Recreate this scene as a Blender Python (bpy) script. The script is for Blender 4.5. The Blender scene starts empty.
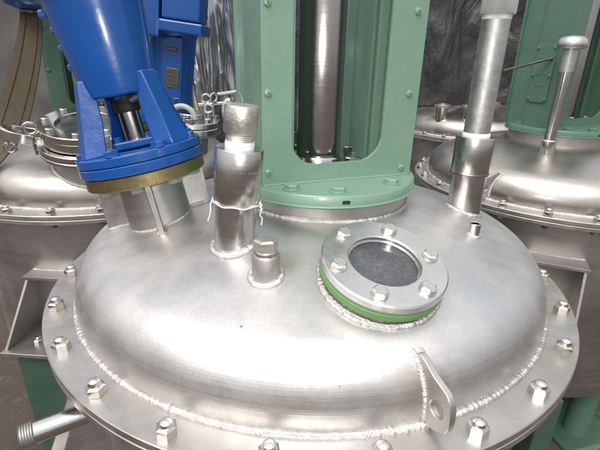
import bpy, bmesh, math, random
from math import sin, cos, pi, radians, sqrt, atan2, hypot
from mathutils import Vector, Matrix
from mathutils.geometry import tessellate_polygon

random.seed(7)
S = bpy.context.scene
COL = S.collection

# ------------------------------------------------------------------ camera
cam_d = bpy.data.cameras.new('camera')
cam = bpy.data.objects.new('camera', cam_d)
COL.objects.link(cam)
S.camera = cam
PIT, ROLL = 0.3796, 0.0223
_r = Vector((1, 0, 0)); _u = Vector((0, sin(PIT), cos(PIT))); _f = Vector((0, cos(PIT), -sin(PIT)))
_r2 = _r * cos(ROLL) + _u * sin(ROLL); _u2 = _u * cos(ROLL) - _r * sin(ROLL)
cm = Matrix((_r2, _u2, -_f)).transposed().to_4x4()
cm.translation = Vector((-0.021, -0.8124, 0.4107))
cam.matrix_world = cm
cam_d.sensor_width = 36.0
cam_d.lens = 25.15
cam_d.clip_start = 0.02
cam_d.clip_end = 500

# ------------------------------------------------------------------ light: bright soft daylight
SUN_EL, SUN_AZ = radians(57), radians(208)     # azimuth measured from +Y clockwise (behind the camera)
world = bpy.data.worlds.new('World'); S.world = world
world.use_nodes = True
wn = world.node_tree.nodes; wl = world.node_tree.links
wn.clear()
wo = wn.new('ShaderNodeOutputWorld'); wb = wn.new('ShaderNodeBackground'); sk = wn.new('ShaderNodeTexSky')
sk.sky_type = 'NISHITA'; sk.sun_disc = False
sk.sun_elevation = SUN_EL; sk.sun_rotation = SUN_AZ
sk.air_density = 0.6; sk.dust_density = 7.0; sk.ozone_density = 0.6
wb.inputs['Strength'].default_value = 0.15
# overcast veil: the standard overcast sky, zenith three times as bright as the horizon
tcw = wn.new('ShaderNodeTexCoord'); sep = wn.new('ShaderNodeSeparateXYZ'); wl.new(tcw.outputs['Generated'], sep.inputs[0])
cl = wn.new('ShaderNodeMapRange'); cl.inputs[1].default_value = 0; cl.inputs[2].default_value = 1
cl.inputs[3].default_value = 2.4; cl.inputs[4].default_value = 7.2
wl.new(sep.outputs[2], cl.inputs[0])
veil = wn.new('ShaderNodeMix'); veil.data_type = 'RGBA'
veil.inputs[0].default_value = 0.75
wl.new(sk.outputs[0], veil.inputs[6]); wl.new(cl.outputs[0], veil.inputs[7])
wl.new(veil.outputs[2], wb.inputs[0]); wl.new(wb.outputs[0], wo.inputs[0])
sun_d = bpy.data.lights.new('sun', 'SUN'); sun = bpy.data.objects.new('sun', sun_d); COL.objects.link(sun)
sun_d.energy = 1.5; sun_d.angle = radians(38); sun_d.color = (1.0, 0.98, 0.95)
sd = Vector((sin(SUN_AZ) * cos(SUN_EL), cos(SUN_AZ) * cos(SUN_EL), sin(SUN_EL)))
sun.rotation_euler = (-sd).to_track_quat('-Z', 'Y').to_euler()
# the photographer's own fill flash, beside the lens
fl_d = bpy.data.lights.new('camera_flash', 'AREA'); flo = bpy.data.objects.new('camera_flash', fl_d); COL.objects.link(flo)
fl_d.shape = 'RECTANGLE'; fl_d.size = 0.03; fl_d.size_y = 0.012; fl_d.energy = 1.4
flo.matrix_world = cm @ Matrix.Translation((0.035, 0.045, 0.0))
S.view_settings.view_transform = 'Standard'
S.view_settings.look = 'None'
S.view_settings.exposure = 0.55
S.view_settings.gamma = 1.0
S.view_settings.use_curve_mapping = False

FLOOR = -1.0

# ------------------------------------------------------------------ helpers
W = {}

def mesh(v, f, smooth=None):
    m = bpy.data.meshes.new('m')
    m.from_pydata([tuple(p) for p in v], [], f)
    m.validate()
    bm = bmesh.new(); bm.from_mesh(m)
    bmesh.ops.remove_doubles(bm, verts=bm.verts, dist=1e-6)
    bmesh.ops.recalc_face_normals(bm, faces=bm.faces)
    bm.to_mesh(m); bm.free()
    if smooth is not None:
        for p in m.polygons: p.use_smooth = True
        m.set_sharp_from_angle(angle=radians(smooth))
    return m

def obj(name, me, mat, parent=None, M=None, bevel=0, label=None, kind=None):
    if me.users:
        pass
    else:
        me.name = name
    o = bpy.data.objects.new(name, me); COL.objects.link(o)
    M = M or Matrix()
    W[o] = M.copy()
    if parent is not None:
        o.parent = parent
        o.matrix_basis = W[parent].inverted() @ M
    else:
        o.matrix_basis = M
    if not me.materials: me.materials.append(mat)
    elif me.materials[0] != mat:
        o.material_slots[0].link = 'OBJECT'; o.material_slots[0].material = mat
    if bevel:
        b = o.modifiers.new('bevel', 'BEVEL'); b.width = bevel; b.segments = 2
        b.limit_method = 'ANGLE'; b.angle_limit = radians(40)
    if label: o['label'] = label
    if kind: o['kind'] = kind
    return o

def thing(name, label, cat, loc, group=None):
    o = bpy.data.objects.new(name, None); COL.objects.link(o)
    o.empty_display_size = 0.05
    o.location = loc; W[o] = Matrix.Translation(loc)
    o['label'] = label; o['category'] = cat
    if group: o['group'] = group
    return o

def tag(o, label, cat, group=None):
    o['label'] = label; o['category'] = cat
    if group: o['group'] = group
    return o

def T(x, y, z): return Matrix.Translation((x, y, z))
def RZ(a): return Matrix.Rotation(a, 4, 'Z')
def RX(a): return Matrix.Rotation(a, 4, 'X')
def RY(a): return Matrix.Rotation(a, 4, 'Y')

def frame(loc, n):
    n = Vector(n).normalized()
    x = Vector((1, 0, 0)); x = (x - n * x.dot(n)).normalized(); y = n.cross(x)
    M = Matrix((x, y, n)).transposed().to_4x4(); M.translation = Vector(loc)
    return M

def lathe(prof, seg=64, smooth=35, closed=False):
    v = []; f = []; n = len(prof)
    for i in range(seg):
        a = 2 * pi * i / seg
        for r, z in prof: v.append((r * cos(a), r * sin(a), z))
    for i in range(seg):
        j = (i + 1) % seg
        for k in range(n - 1 + (1 if closed else 0)):
            k2 = (k + 1) % n
            q = [i * n + k, j * n + k, j * n + k2, i * n + k2]
            f.append(q)
    m = bpy.data.meshes.new('m')
    bm = bmesh.new()
    bv = [bm.verts.new(p) for p in v]
    bm.verts.ensure_lookup_table()
    for q in f:
        try: bm.faces.new([bv[x] for x in q])
        except Exception: pass
    bmesh.ops.remove_doubles(bm, verts=bm.verts, dist=1e-6)
    bmesh.ops.dissolve_degenerate(bm, dist=1e-7, edges=bm.edges)
    bmesh.ops.recalc_face_normals(bm, faces=bm.faces)
    bm.to_mesh(m); bm.free()
    for p in m.polygons: p.use_smooth = True
    m.set_sharp_from_angle(angle=radians(smooth))
    return m

def ringprof(r0, r1, z0, z1, b=0.001):
    return [(r0 + b, z0), (r1 - b, z0), (r1, z0 + b), (r1, z1 - b), (r1 - b, z1), (r0 + b, z1), (r0, z1 - b), (r0, z0 + b)]

def ring(r0, r1, z0, z1, b=0.001, seg=64): return lathe(ringprof(r0, r1, z0, z1, b), seg, 30, True)

def disc(r, z0, z1, b=0.001, seg=64):
    return lathe([(0, z0), (r - b, z0), (r, z0 + b), (r, z1 - b), (r - b, z1), (0, z1)], seg, 30)

def box(x0, x1, y0, y1, z0, z1):
    v = [(x, y, z) for x in (x0, x1) for y in (y0, y1) for z in (z0, z1)]
    return mesh(v, [(0, 1, 3, 2), (4, 6, 7, 5), (0, 4, 5, 1), (2, 3, 7, 6), (0, 2, 6, 4), (1, 5, 7, 3)])

def prism(outer, holes, t0, t1, M=None, smooth=30):
    """polygon in local XY, extruded from z=t0 to t1"""
    loops = [outer] + list(holes)
    flat = [p for l in loops for p in l]
    tri = tessellate_polygon([[Vector((p[0], p[1], 0)) for p in l] for l in loops])
    n = len(flat)
    v = [(p[0], p[1], t0) for p in flat] + [(p[0], p[1], t1) for p in flat]
    f = [tuple(t) for t in tri] + [tuple(i + n for i in reversed(t)) for t in tri]
    o = 0
    for l in loops:
        k = len(l)
        for i in range(k):
            a, b = o + i, o + (i + 1) % k
            f.append((a, b, b + n, a + n))
        o += k
    if M is not None: v = [M @ Vector(p) for p in v]
    return mesh(v, f, smooth)

def rrect(x0, x1, y0, y1, r, n=8):
    pts = []
    for cx, cy, a0 in ((x1 - r, y1 - r, 0), (x0 + r, y1 - r, 90), (x0 + r, y0 + r, 180), (x1 - r, y0 + r, 270)):
        for k in range(n + 1):
            a = radians(a0 + 90 * k / n); pts.append((cx + r * cos(a), cy + r * sin(a)))
    return pts

def tube(path, r, seg=10, closed=False, radii=None, caps=True, smooth=60):
    P = [Vector(p) for p in path]; n = len(P)
    v = []; f = []
    t0 = (P[1] - P[0]).normalized()
    up = Vector((0, 0, 1)) if abs(t0.z) < 0.9 else Vector((1, 0, 0))
    nrm = (up - t0 * up.dot(t0)).normalized()
    for i in range(n):
        if closed: t = (P[(i + 1) % n] - P[i - 1]).normalized()
        else: t = (P[min(i + 1, n - 1)] - P[max(i - 1, 0)]).normalized()
        nrm = (nrm - t * nrm.dot(t)).normalized(); b = t.cross(nrm)
        rr = radii[i] if radii else r
        for k in range(seg):
            a = 2 * pi * k / seg
            v.append(P[i] + (nrm * cos(a) + b * sin(a)) * rr)
    for i in range(n if closed else n - 1):
        j = (i + 1) % n
        for k in range(seg):
            f.append((i * seg + k, i * seg + (k + 1) % seg, j * seg + (k + 1) % seg, j * seg + k))
    if not closed and caps:
        f.append(tuple(range(seg))[::-1]); f.append(tuple((n - 1) * seg + k for k in range(seg)))
    return mesh(v, f, smooth)

def resample(path, step, closed=False):
    P = [Vector(p) for p in path]
    if closed: P = P + [P[0]]
    out = []; carry = 0
    for a, b in zip(P, P[1:]):
        L = (b - a).length; d = carry
        while d < L:
            out.append(a.lerp(b, d / L)); d += step
        carry = d - L
    return out

def weld(path, r, closed=True, step=None, rough=0.35, seg=8, seed=1):
    rnd = random.Random(seed)
    step = step or r * 0.45
    P = resample(path, step, closed)
    rad = []; ph = 0; blob = 1; tgt = 1
    for i in range(len(P)):
        ph += 0.9 + rnd.random() * 0.6
        if rnd.random() < 0.10: tgt = 1 + rnd.uniform(-rough, rough) * 0.6
        blob += (tgt - blob) * 0.3
        rad.append(r * blob * (1 + 0.04 * sin(ph) + rnd.uniform(-0.5, 0.5) * rough * 0.28))
        P[i] = P[i] + Vector((rnd.uniform(-1, 1), rnd.uniform(-1, 1), rnd.uniform(-1, 1))) * r * rough * 0.22
    if not closed:
        for k, q in enumerate((0.35, 0.65, 0.85)):
            rad[k] *= q; rad[-1 - k] *= q
    return tube(P, r, seg, closed, rad, smooth=70)

def circle(r, n=96, z=0): return [(r * cos(2 * pi * i / n), r * sin(2 * pi * i / n), z) for i in range(n)]

def hexprism(af, z0, z1, ch=0.0015, top_only=True):
    R = af / sqrt(3)
    P = []
    lv = [(z0, 1.0), (z1 - ch, 1.0), (z1, 1 - ch * 1.4 / R)]
    v = []; f = []
    for z, s in lv:
        for k in range(6):
            a = pi / 3 * k; v.append((R * s * cos(a), R * s * sin(a), z))
    for l in range(2):
        for k in range(6):
            f.append((l * 6 + k, l * 6 + (k + 1) % 6, (l + 1) * 6 + (k + 1) % 6, (l + 1) * 6 + k))
    f.append(tuple(range(6))[::-1]); f.append(tuple(12 + k for k in range(6)))
    return mesh(v, f, 25)

def ribbon(path, w, th=0.003, side=Vector((1, 0, 0)), widths=None):
    P = [Vector(p) for p in path]; v = []; f = []
    n = len(P)
    for i, p in enumerate(P):
        t = (P[min(i + 1, n - 1)] - P[max(i - 1, 0)]).normalized()
        s = (side - t * side.dot(t)).normalized(); u = t.cross(s)
        ww = widths[i] if widths else w
        for a, b in ((-1, -1), (1, -1), (1, 1), (-1, 1)):
            v.append(p + s * a * ww / 2 + u * b * th / 2)
    for i in range(n - 1):
        for k in range(4):
            f.append((i * 4 + k, i * 4 + (k + 1) % 4, i * 4 + 4 + (k + 1) % 4, i * 4 + 4 + k))
    f.append((3, 2, 1, 0)); f.append(tuple((n - 1) * 4 + k for k in range(4)))
    return mesh(v, f, 40)
def catm(pts, n=8):
    P = [Vector(p) for p in pts]; out = []
    for i in range(len(P) - 1):
        p0, p1, p2, p3 = P[max(i - 1, 0)], P[i], P[i + 1], P[min(i + 2, len(P) - 1)]
        for k in range(n):
            t = k / n
            out.append(0.5 * ((2 * p1) + (p2 - p0) * t + (2 * p0 - 5 * p1 + 4 * p2 - p3) * t * t + (3 * p1 - p0 - 3 * p2 + p3) * t ** 3))
    out.append(P[-1]); return out

# ------------------------------------------------------------------ materials
def newmat(name):
    m = bpy.data.materials.new(name); m.use_nodes = True
    n = m.node_tree.nodes; l = m.node_tree.links
    return m, n, l, n['Principled BSDF']

def ramp(n, stops):
    r = n.new('ShaderNodeValToRGB')
    e = r.color_ramp.elements
    while len(e) < len(stops): e.new(0.5)
    for i, (p, c) in enumerate(stops):
        e[i].position = p; e[i].color = c if len(c) == 4 else (*c, 1)
    return r

def noise(n, l, scale, detail=4, rough=0.55, vec=None, dist=0):
    t = n.new('ShaderNodeTexNoise'); t.inputs['Scale'].default_value = scale
    t.inputs['Detail'].default_value = detail; t.inputs['Roughness'].default_value = rough
    t.inputs['Distortion'].default_value = dist
    if vec is not None: l.new(vec, t.inputs['Vector'])
    return t

def coords(n, l, scale=(1, 1, 1)):
    tc = n.new('ShaderNodeTexCoord'); mp = n.new('ShaderNodeMapping')
    mp.inputs['Scale'].default_value = scale
    l.new(tc.outputs['Object'], mp.inputs['Vector'])
    return mp.outputs[0]

def maprange(n, l, src, a, b, lo=0.3, hi=0.7):
    m = n.new('ShaderNodeMapRange'); m.inputs[1].default_value = lo; m.inputs[2].default_value = hi
    m.inputs[3].default_value = a; m.inputs[4].default_value = b
    l.new(src, m.inputs[0]); return m.outputs[0]

def mix(n, l, fac, a, b):
    m = n.new('ShaderNodeMix'); m.data_type = 'RGBA'
    for i, s in ((0, fac), (6, a), (7, b)):
        if hasattr(s, 'links'): l.new(s, m.inputs[i])
        else: m.inputs[i].default_value = s if not isinstance(s, tuple) else (*s, 1)[:4]
    return m.outputs[2]

def metal(name, c, c2, rough, dr=0.08, scale=5, streak=None, bump=0.05, bscale=60, aniso=0, stains=None, fine=0.02, sr=0.05, zmask=None):
    m, n, l, b = newmat(name)
    v = coords(n, l)
    a = noise(n, l, scale, 6, 0.6, v, 0.4)
    col = mix(n, l, maprange(n, l, a.outputs[0], 0, 1), c, c2)
    if zmask:                                    # lids: cloudy wiping marks, fine grain and a few specks of dirt
        cl1 = noise(n, l, 11, 6, 0.7, v, 1.5)
        col = mix(n, l, maprange(n, l, cl1.outputs[0], 0, 0.55, 0.48, 0.75), col, tuple(x * 0.72 for x in c))
        gr = noise(n, l, 260, 2, 0.5, v)
        col = mix(n, l, maprange(n, l, gr.outputs[0], 0, 0.30, 0.35, 0.65), col, tuple(x * 0.7 for x in c))
        sp0 = noise(n, l, 75, 3, 0.6, v)
        col = mix(n, l, maprange(n, l, sp0.outputs[0], 0, 0.8, 0.735, 0.77), col, (0.10, 0.085, 0.07))
    if stains:                                   # heat tint and grime spots round the welds
        for (p, rad, sc) in stains:
            tc = n.new('ShaderNodeTexCoord')
            d = n.new('ShaderNodeVectorMath'); d.operation = 'DISTANCE'; d.inputs[1].default_value = p
            l.new(tc.outputs['Object'], d.inputs[0])
            nz = noise(n, l, 28, 5, 0.65, v)
            ad = n.new('ShaderNodeMath'); ad.operation = 'MULTIPLY_ADD'; ad.inputs[1].default_value = rad * 1.2
            l.new(nz.outputs[0], ad.inputs[0]); l.new(d.outputs['Value'], ad.inputs[2])
            fac = maprange(n, l, ad.outputs[0], 0.62, 0, rad * 0.9, rad * 1.75)
            col = mix(n, l, fac, col, sc)
    l.new(col, b.inputs['Base Color'])
    b.inputs['Metallic'].default_value = 1
    a2 = noise(n, l, scale * 2.7, 5, 0.6, v)
    ro = maprange(n, l, a2.outputs[0], rough - dr, rough + dr)
    if streak:
        sv = coords(n, l, streak)
        st = noise(n, l, 1.0, 3, 0.6, sv)
        ad = n.new('ShaderNodeMath'); ad.operation = 'ADD'
        sro = maprange(n, l, st.outputs[0], -sr, sr)
        if zmask:
            tz_ = n.new('ShaderNodeTexCoord'); sz = n.new('ShaderNodeSeparateXYZ'); l.new(tz_.outputs['Object'], sz.inputs[0])
            zm = maprange(n, l, sz.outputs[2], 1, 0, zmask[0], zmask[1])
            mu = n.new('ShaderNodeMath'); mu.operation = 'MULTIPLY'; l.new(sro, mu.inputs[0]); l.new(zm, mu.inputs[1]); sro = mu.outputs[0]
        l.new(ro, ad.inputs[0]); l.new(sro, ad.inputs[1]); ro = ad.outputs[0]
    l.new(ro, b.inputs['Roughness'])
    bp = n.new('ShaderNodeBump'); bp.inputs['Strength'].default_value = bump; bp.inputs['Distance'].default_value = 0.01
    bn = noise(n, l, bscale, 4, 0.6, v); l.new(bn.outputs[0], bp.inputs['Height'])
    out = bp
    if streak:
        b2 = n.new('ShaderNodeBump'); b2.inputs['Strength'].default_value = fine; b2.inputs['Distance'].default_value = 0.004
        if zmask:
            ms = n.new('ShaderNodeMath'); ms.operation = 'MULTIPLY'; ms.inputs[1].default_value = fine; l.new(zm, ms.inputs[0]); l.new(ms.outputs[0], b2.inputs['Strength'])
        l.new(st.outputs[0], b2.inputs['Height']); l.new(bp.outputs[0], b2.inputs['Normal']); out = b2
    l.new(out.outputs[0], b.inputs['Normal'])
    if aniso:
        b.inputs['Anisotropic'].default_value = aniso
        tg = n.new('ShaderNodeTangent'); tg.direction_type = 'RADIAL'; tg.axis = 'Z'
        l.new(tg.outputs[0], b.inputs['Tangent'])
    return m

def paint(name, c, c2, rough=0.3, coat=0.3, bump=0.04, bscale=25, scale=7, chips=None):
    m, n, l, b = newmat(name)
    v = coords(n, l)
    a = noise(n, l, scale, 5, 0.6, v)
    col = mix(n, l, maprange(n, l, a.outputs[0], 0, 1), c, c2)
    if chips:
        ch = noise(n, l, 40, 6, 0.7, v)
        col = mix(n, l, maprange(n, l, ch.outputs[0], 0, 1, 0.68, 0.72), col, chips)
    l.new(col, b.inputs['Base Color'])
    l.new(maprange(n, l, noise(n, l, 18, 4, 0.6, v).outputs[0], rough - 0.08, rough + 0.12), b.inputs['Roughness'])
    b.inputs['Coat Weight'].default_value = coat; b.inputs['Coat Roughness'].default_value = 0.12
    bp = n.new('ShaderNodeBump'); bp.inputs['Strength'].default_value = bump; bp.inputs['Distance'].default_value = 0.01
    l.new(noise(n, l, bscale, 3, 0.5, v).outputs[0], bp.inputs['Height'])
    l.new(bp.outputs[0], b.inputs['Normal'])
    return m

def plain(name, c, c2=None, rough=0.6, metallic=0, scale=20, bump=0.2, bscale=80):
    m, n, l, b = newmat(name)
    v = coords(n, l)
    l.new(mix(n, l, maprange(n, l, noise(n, l, scale, 6, 0.65, v).outputs[0], 0, 1), c, c2 or c), b.inputs['Base Color'])
    b.inputs['Roughness'].default_value = rough; b.inputs['Metallic'].default_value = metallic
    bp = n.new('ShaderNodeBump'); bp.inputs['Strength'].default_value = bump; bp.inputs['Distance'].default_value = 0.005
    l.new(noise(n, l, bscale, 5, 0.6, v).outputs[0], bp.inputs['Height']); l.new(bp.outputs[0], b.inputs['Normal'])
    return m

TINT = (0.20, 0.16, 0.12)
M_DOME = metal('brushed_stainless_dome', (0.66, 0.65, 0.64), (0.56, 0.55, 0.54), 0.48, 0.08, 5, streak=(3, 3, 420), bump=0.035, bscale=35,
               aniso=0.25, fine=0.06, zmask=(0.04, 0.10),
               stains=[((-0.12, -0.215, 0.14), 0.035, (0.32, 0.27, 0.22)), ((-0.045, -0.27, 0.135), 0.03, (0.36, 0.32, 0.27)),
                       ((0.095, -0.31, 0.125), 0.075, (0.42, 0.40, 0.34)), ((0.13, -0.42, 0.05), 0.035, (0.34, 0.27, 0.21)),
                       ((0.32, 0.01, 0.124), 0.03, (0.33, 0.27, 0.22)), ((-0.27, -0.11, 0.13), 0.06, (0.4, 0.36, 0.3)),
                       ((0.24, -0.30, 0.11), 0.045, (0.47, 0.51, 0.55)), ((0.02, -0.15, 0.16), 0.05, (0.44, 0.46, 0.38))])
M_DOME2 = metal('dull_stainless_dome', (0.52, 0.49, 0.46), (0.42, 0.39, 0.36), 0.36, 0.06, 4, streak=(3, 3, 300), bump=0.04, bscale=35, aniso=0.25, zmask=(0.04, 0.10))
M_FLANGE = metal('machined_flange_steel', (0.56, 0.55, 0.54), (0.47, 0.44, 0.41), 0.46, 0.09, 11, bump=0.05, bscale=55)
M_SHELL = metal('brown_tinged_shell_steel', (0.52, 0.505, 0.49), (0.42, 0.405, 0.39), 0.46, 0.07, 5, streak=(2, 2, 60), bump=0.05)
M_TUBE = metal('brushed_tube_steel', (0.62, 0.61, 0.60), (0.50, 0.48, 0.46), 0.24, 0.06, 14, streak=(8, 8, 260), bump=0.015, aniso=0.5, fine=0.004, sr=0.03)
M_POL = metal('polished_steel', (0.66, 0.65, 0.64), (0.58, 0.57, 0.55), 0.17, 0.05, 8, bump=0.02)
M_RING = metal('turned_sight_ring_steel', (0.68, 0.67, 0.66), (0.58, 0.57, 0.56), 0.30, 0.07, 16, bump=0.03, bscale=90)
M_SHAFT = metal('ground_shaft_steel', (0.50, 0.48, 0.47), (0.42, 0.40, 0.38), 0.2, 0.03, 6, streak=(3, 3, 300), bump=0.01, aniso=0.6, fine=0.003, sr=0.03)
M_GALV = metal('galvanised_pipe', (0.60, 0.60, 0.58), (0.48, 0.48, 0.46), 0.48, 0.09, 22, bump=0.06, bscale=90)
M_CAST = metal('cast_cap_steel', (0.64, 0.62, 0.58), (0.52, 0.50, 0.46), 0.45, 0.07, 30, bump=0.12, bscale=220)
M_WELD = metal('weld_bead_steel', (0.72, 0.71, 0.70), (0.54, 0.51, 0.48), 0.38, 0.10, 90, bump=0.4, bscale=650)
M_NUT = metal('zinc_nut', (0.56, 0.55, 0.53), (0.46, 0.43, 0.36), 0.26, 0.06, 30, bump=0.05, bscale=120)
M_STUD = metal('bright_bolt_end', (0.75, 0.75, 0.75), (0.62, 0.62, 0.60), 0.2, 0.05, 60, bump=0.12, bscale=300)
M_DARKSTEEL = metal('oiled_dark_steel', (0.12, 0.11, 0.10), (0.07, 0.065, 0.06), 0.3, 0.06, 20)
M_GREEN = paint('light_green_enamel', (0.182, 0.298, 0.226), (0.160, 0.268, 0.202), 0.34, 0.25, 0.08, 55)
M_GREEN2 = paint('green_enamel_shaded', (0.092, 0.180, 0.130), (0.075, 0.150, 0.108), 0.38, 0.2, 0.12, 60)  # darker copy of the front frame's enamel, rear shade put into the colour
M_GREEN3 = paint('green_enamel_deep_shade', (0.050, 0.105, 0.072), (0.035, 0.08, 0.055), 0.5, 0.1, 0.12, 40)  # post green, darkened in the colour to stand for the shade down there
M_GASKET = plain('green_gasket', (0.13, 0.26, 0.09), (0.10, 0.2, 0.08), 0.5)
M_BLUE = paint('blue_machine_enamel', (0.002, 0.072, 0.31), (0.0015, 0.058, 0.25), 0.25, 0.4, 0.05, 60)
M_BRASS = metal('yellow_passivated_ring', (0.36, 0.29, 0.14), (0.28, 0.23, 0.13), 0.42, 0.08, 20, bump=0.08)
M_RUBBER = plain('black_rubber', (0.012, 0.012, 0.012), (0.02, 0.02, 0.02), 0.6)
M_WHITE = plain('white_tape', (0.80, 0.80, 0.78), (0.70, 0.70, 0.68), 0.6, scale=60)
M_HOSE = plain('pale_grey_hose', (0.42, 0.45, 0.42), (0.34, 0.37, 0.34), 0.45)
M_PLATE = metal('tarnished_name_plate', (0.20, 0.18, 0.15), (0.12, 0.11, 0.10), 0.4, 0.06, 90)
M_INK = plain('dark_print', (0.03, 0.03, 0.03), rough=0.6)
M_STRAP = None

# webbing
def strapmat():
    m, n, l, b = newmat('olive_webbing')
    v = coords(n, l)
    wv = n.new('ShaderNodeTexWave'); wv.inputs['Scale'].default_value = 160; wv.bands_direction = 'Z'
    l.new(v, wv.inputs['Vector'])
    a = noise(n, l, 30, 5, 0.6, v)
    c = mix(n, l, maprange(n, l, a.outputs[0], 0, 1), (0.105, 0.092, 0.058), (0.075, 0.066, 0.042))
    l.new(c, b.inputs['Base Color']); b.inputs['Roughness'].default_value = 0.85
    bp = n.new('ShaderNodeBump'); bp.inputs['Strength'].default_value = 0.6; bp.inputs['Distance'].default_value = 0.002
    l.new(wv.outputs[0], bp.inputs['Height']); l.new(bp.outputs[0], b.inputs['Normal'])
    return m
M_STRAP = strapmat()
M_STITCH = plain('rust_brown_stripe', (0.10, 0.062, 0.036), (0.08, 0.05, 0.03), 0.85)
def tarpmat():
    m, n, l, b = newmat('black_tarpaulin')
    v = coords(n, l)
    l.new(mix(n, l, maprange(n, l, noise(n, l, 6, 6, 0.65, v).outputs[0], 0, 1), (0.046, 0.046, 0.047), (0.030, 0.030, 0.031)), b.inputs['Base Color'])
    b.inputs['Roughness'].default_value = 0.5
    a = noise(n, l, 1.0, 5, 0.55, coords(n, l, (6, 6, 2.2)), 0.6)
    a2 = noise(n, l, 9, 5, 0.6, v, 0)
    ad = n.new('ShaderNodeMath'); ad.operation = 'MULTIPLY_ADD'; ad.inputs[1].default_value = 0.10
    l.new(a2.outputs[0], ad.inputs[0]); l.new(a.outputs[0], ad.inputs[2])
    bp = n.new('ShaderNodeBump'); bp.inputs['Strength'].default_value = 0.7; bp.inputs['Distance'].default_value = 0.10
    l.new(ad.outputs[0], bp.inputs['Height']); l.new(bp.outputs[0], b.inputs['Normal'])
    return m
M_TARP = tarpmat()
M_GREY = plain('grey_sheet', (0.12, 0.118, 0.115), (0.085, 0.083, 0.081), 0.7, scale=4, bump=0.3, bscale=12)

def glassmat():
    m, n, l, b = newmat('sight_glass_pane')
    v = coords(n, l)
    a = noise(n, l, 170, 6, 0.75, v); a2 = noise(n, l, 22, 4, 0.6, v)
    mm = n.new('ShaderNodeMath'); mm.operation = 'MULTIPLY'
    l.new(a.outputs[0], mm.inputs[0]); l.new(a2.outputs[0], mm.inputs[1])
    c = mix(n, l, maprange(n, l, mm.outputs[0], 0, 1, 0.16, 0.42), (0.026, 0.029, 0.034), (0.085, 0.09, 0.095))
    l.new(c, b.inputs['Base Color'])
    l.new(maprange(n, l, a.outputs[0], 0.10, 0.30), b.inputs['Roughness'])
    b.inputs['Specular IOR Level'].default_value = 0.5
    b.inputs['Coat Weight'].default_value = 0.5; b.inputs['Coat Roughness'].default_value = 0.05
    return m
M_GLASS = glassmat()

def floormat():
    m, n, l, b = newmat('brown_dirty_floor')
    v = coords(n, l)
    a = noise(n, l, 2.2, 8, 0.65, v); a2 = noise(n, l, 16, 8, 0.7, v)
    c = mix(n, l, maprange(n, l, a.outputs[0], 0, 1), (0.085, 0.064, 0.052), (0.058, 0.043, 0.035))
    c = mix(n, l, maprange(n, l, a2.outputs[0], 0, 1, 0.55, 0.7), c, (0.13, 0.105, 0.08))
    l.new(c, b.inputs['Base Color']); b.inputs['Roughness'].default_value = 0.85
    bp = n.new('ShaderNodeBump'); bp.inputs['Strength'].default_value = 0.6; bp.inputs['Distance'].default_value = 0.02
    l.new(a2.outputs[0], bp.inputs['Height']); l.new(bp.outputs[0], b.inputs['Normal'])
    return m
M_FLOOR = floormat()

def foilmat():
    m, n, l, b = newmat('crumpled_silver_foil')
    v = coords(n, l, (9, 9, 1.6))
    b.inputs['Metallic'].default_value = 0.9; b.inputs['Base Color'].default_value = (0.42, 0.43, 0.45, 1)
    b.inputs['Roughness'].default_value = 0.16
    bp = n.new('ShaderNodeBump'); bp.inputs['Strength'].default_value = 0.9; bp.inputs['Distance'].default_value = 0.06
    l.new(noise(n, l, 1.1, 2, 0.5, v, 0.8).outputs[0], bp.inputs['Height']); l.new(bp.outputs[0], b.inputs['Normal'])
    return m
M_FOIL = foilmat()

# ------------------------------------------------------------------ the floor
fl = obj('floor', mesh([(-60, -60, FLOOR), (60, -60, FLOOR), (60, 60, FLOOR), (-60, 60, FLOOR)], [(0, 1, 2, 3)]), M_FLOOR)
fl['kind'] = 'structure'

# ------------------------------------------------------------------ vessel
RF, RB, RD, RC, RK, SK = 0.5, 0.4795, 0.448, 1.1, 0.085, 0.02
_a = math.asin((RD - RK) / (RC - RK)); _zc = SK - (RC - RK) * cos(_a)

def dome_z(r):
    if r <= RC * sin(_a): return _zc + sqrt(RC * RC - r * r)
    r = min(r, RD)
    return SK + sqrt(max(0, RK * RK - (r - (RD - RK)) ** 2))

def dome_n(x, y):
    r = hypot(x, y) or 1e-6
    return Vector((x, y, sqrt(max(RC * RC - r * r, 0.01)))).normalized()

dome_prof = [(RD, 0.0)] + [(RD - RK + RK * cos(t), SK + RK * sin(t)) for t in [(pi / 2 - _a) * k / 24 for k in range(25)]] \
    + [(RC * sin(_a * (1 - k / 30)), _zc + RC * cos(_a * (1 - k / 30))) for k in range(1, 31)]
ME_DOME = lathe(dome_prof, 256, 60)
ME_FLANGE = ring(RD - 0.03, RF, -0.012, 0.0, 0.0012, 192)
ME_GASKET = ring(RD - 0.03, RF - 0.004, -0.0145, -0.012, 0.0004, 128)
ME_LFLANGE = ring(RD - 0.03, RF - 0.001, -0.0265, -0.0145, 0.0012, 192)
ME_NUT = hexprism(0.0225, 0, 0.0135, 0.0022)
ME_STUD = lathe([(0, 0.0), (0.0082, 0.0), (0.0082, 0.0160), (0.0073, 0.0188), (0.0046, 0.0208), (0, 0.0215)], 20, 30)
ME_LHEAD = hexprism(0.0215, -0.0375, -0.0268, 0.002)
ME_MAINWELD = weld([(p[0], p[1], p[2]) for p in circle(RD + 0.0018, 400, 0.0012)], 0.0052, True, 0.0017, 0.34, 8, 3)

def weld_on_dome(cx, cy, r, br, seed=1, squash=1.0):
    pts = []
    for k in range(72):
        a = 2 * pi * k / 72; x, y = cx + r * cos(a), cy + r * sin(a) * squash
        pts.append((x, y, dome_z(hypot(x, y)) + 0.001))
    return weld(pts, br, True, br * 0.5, 0.4, 8, seed)

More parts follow.
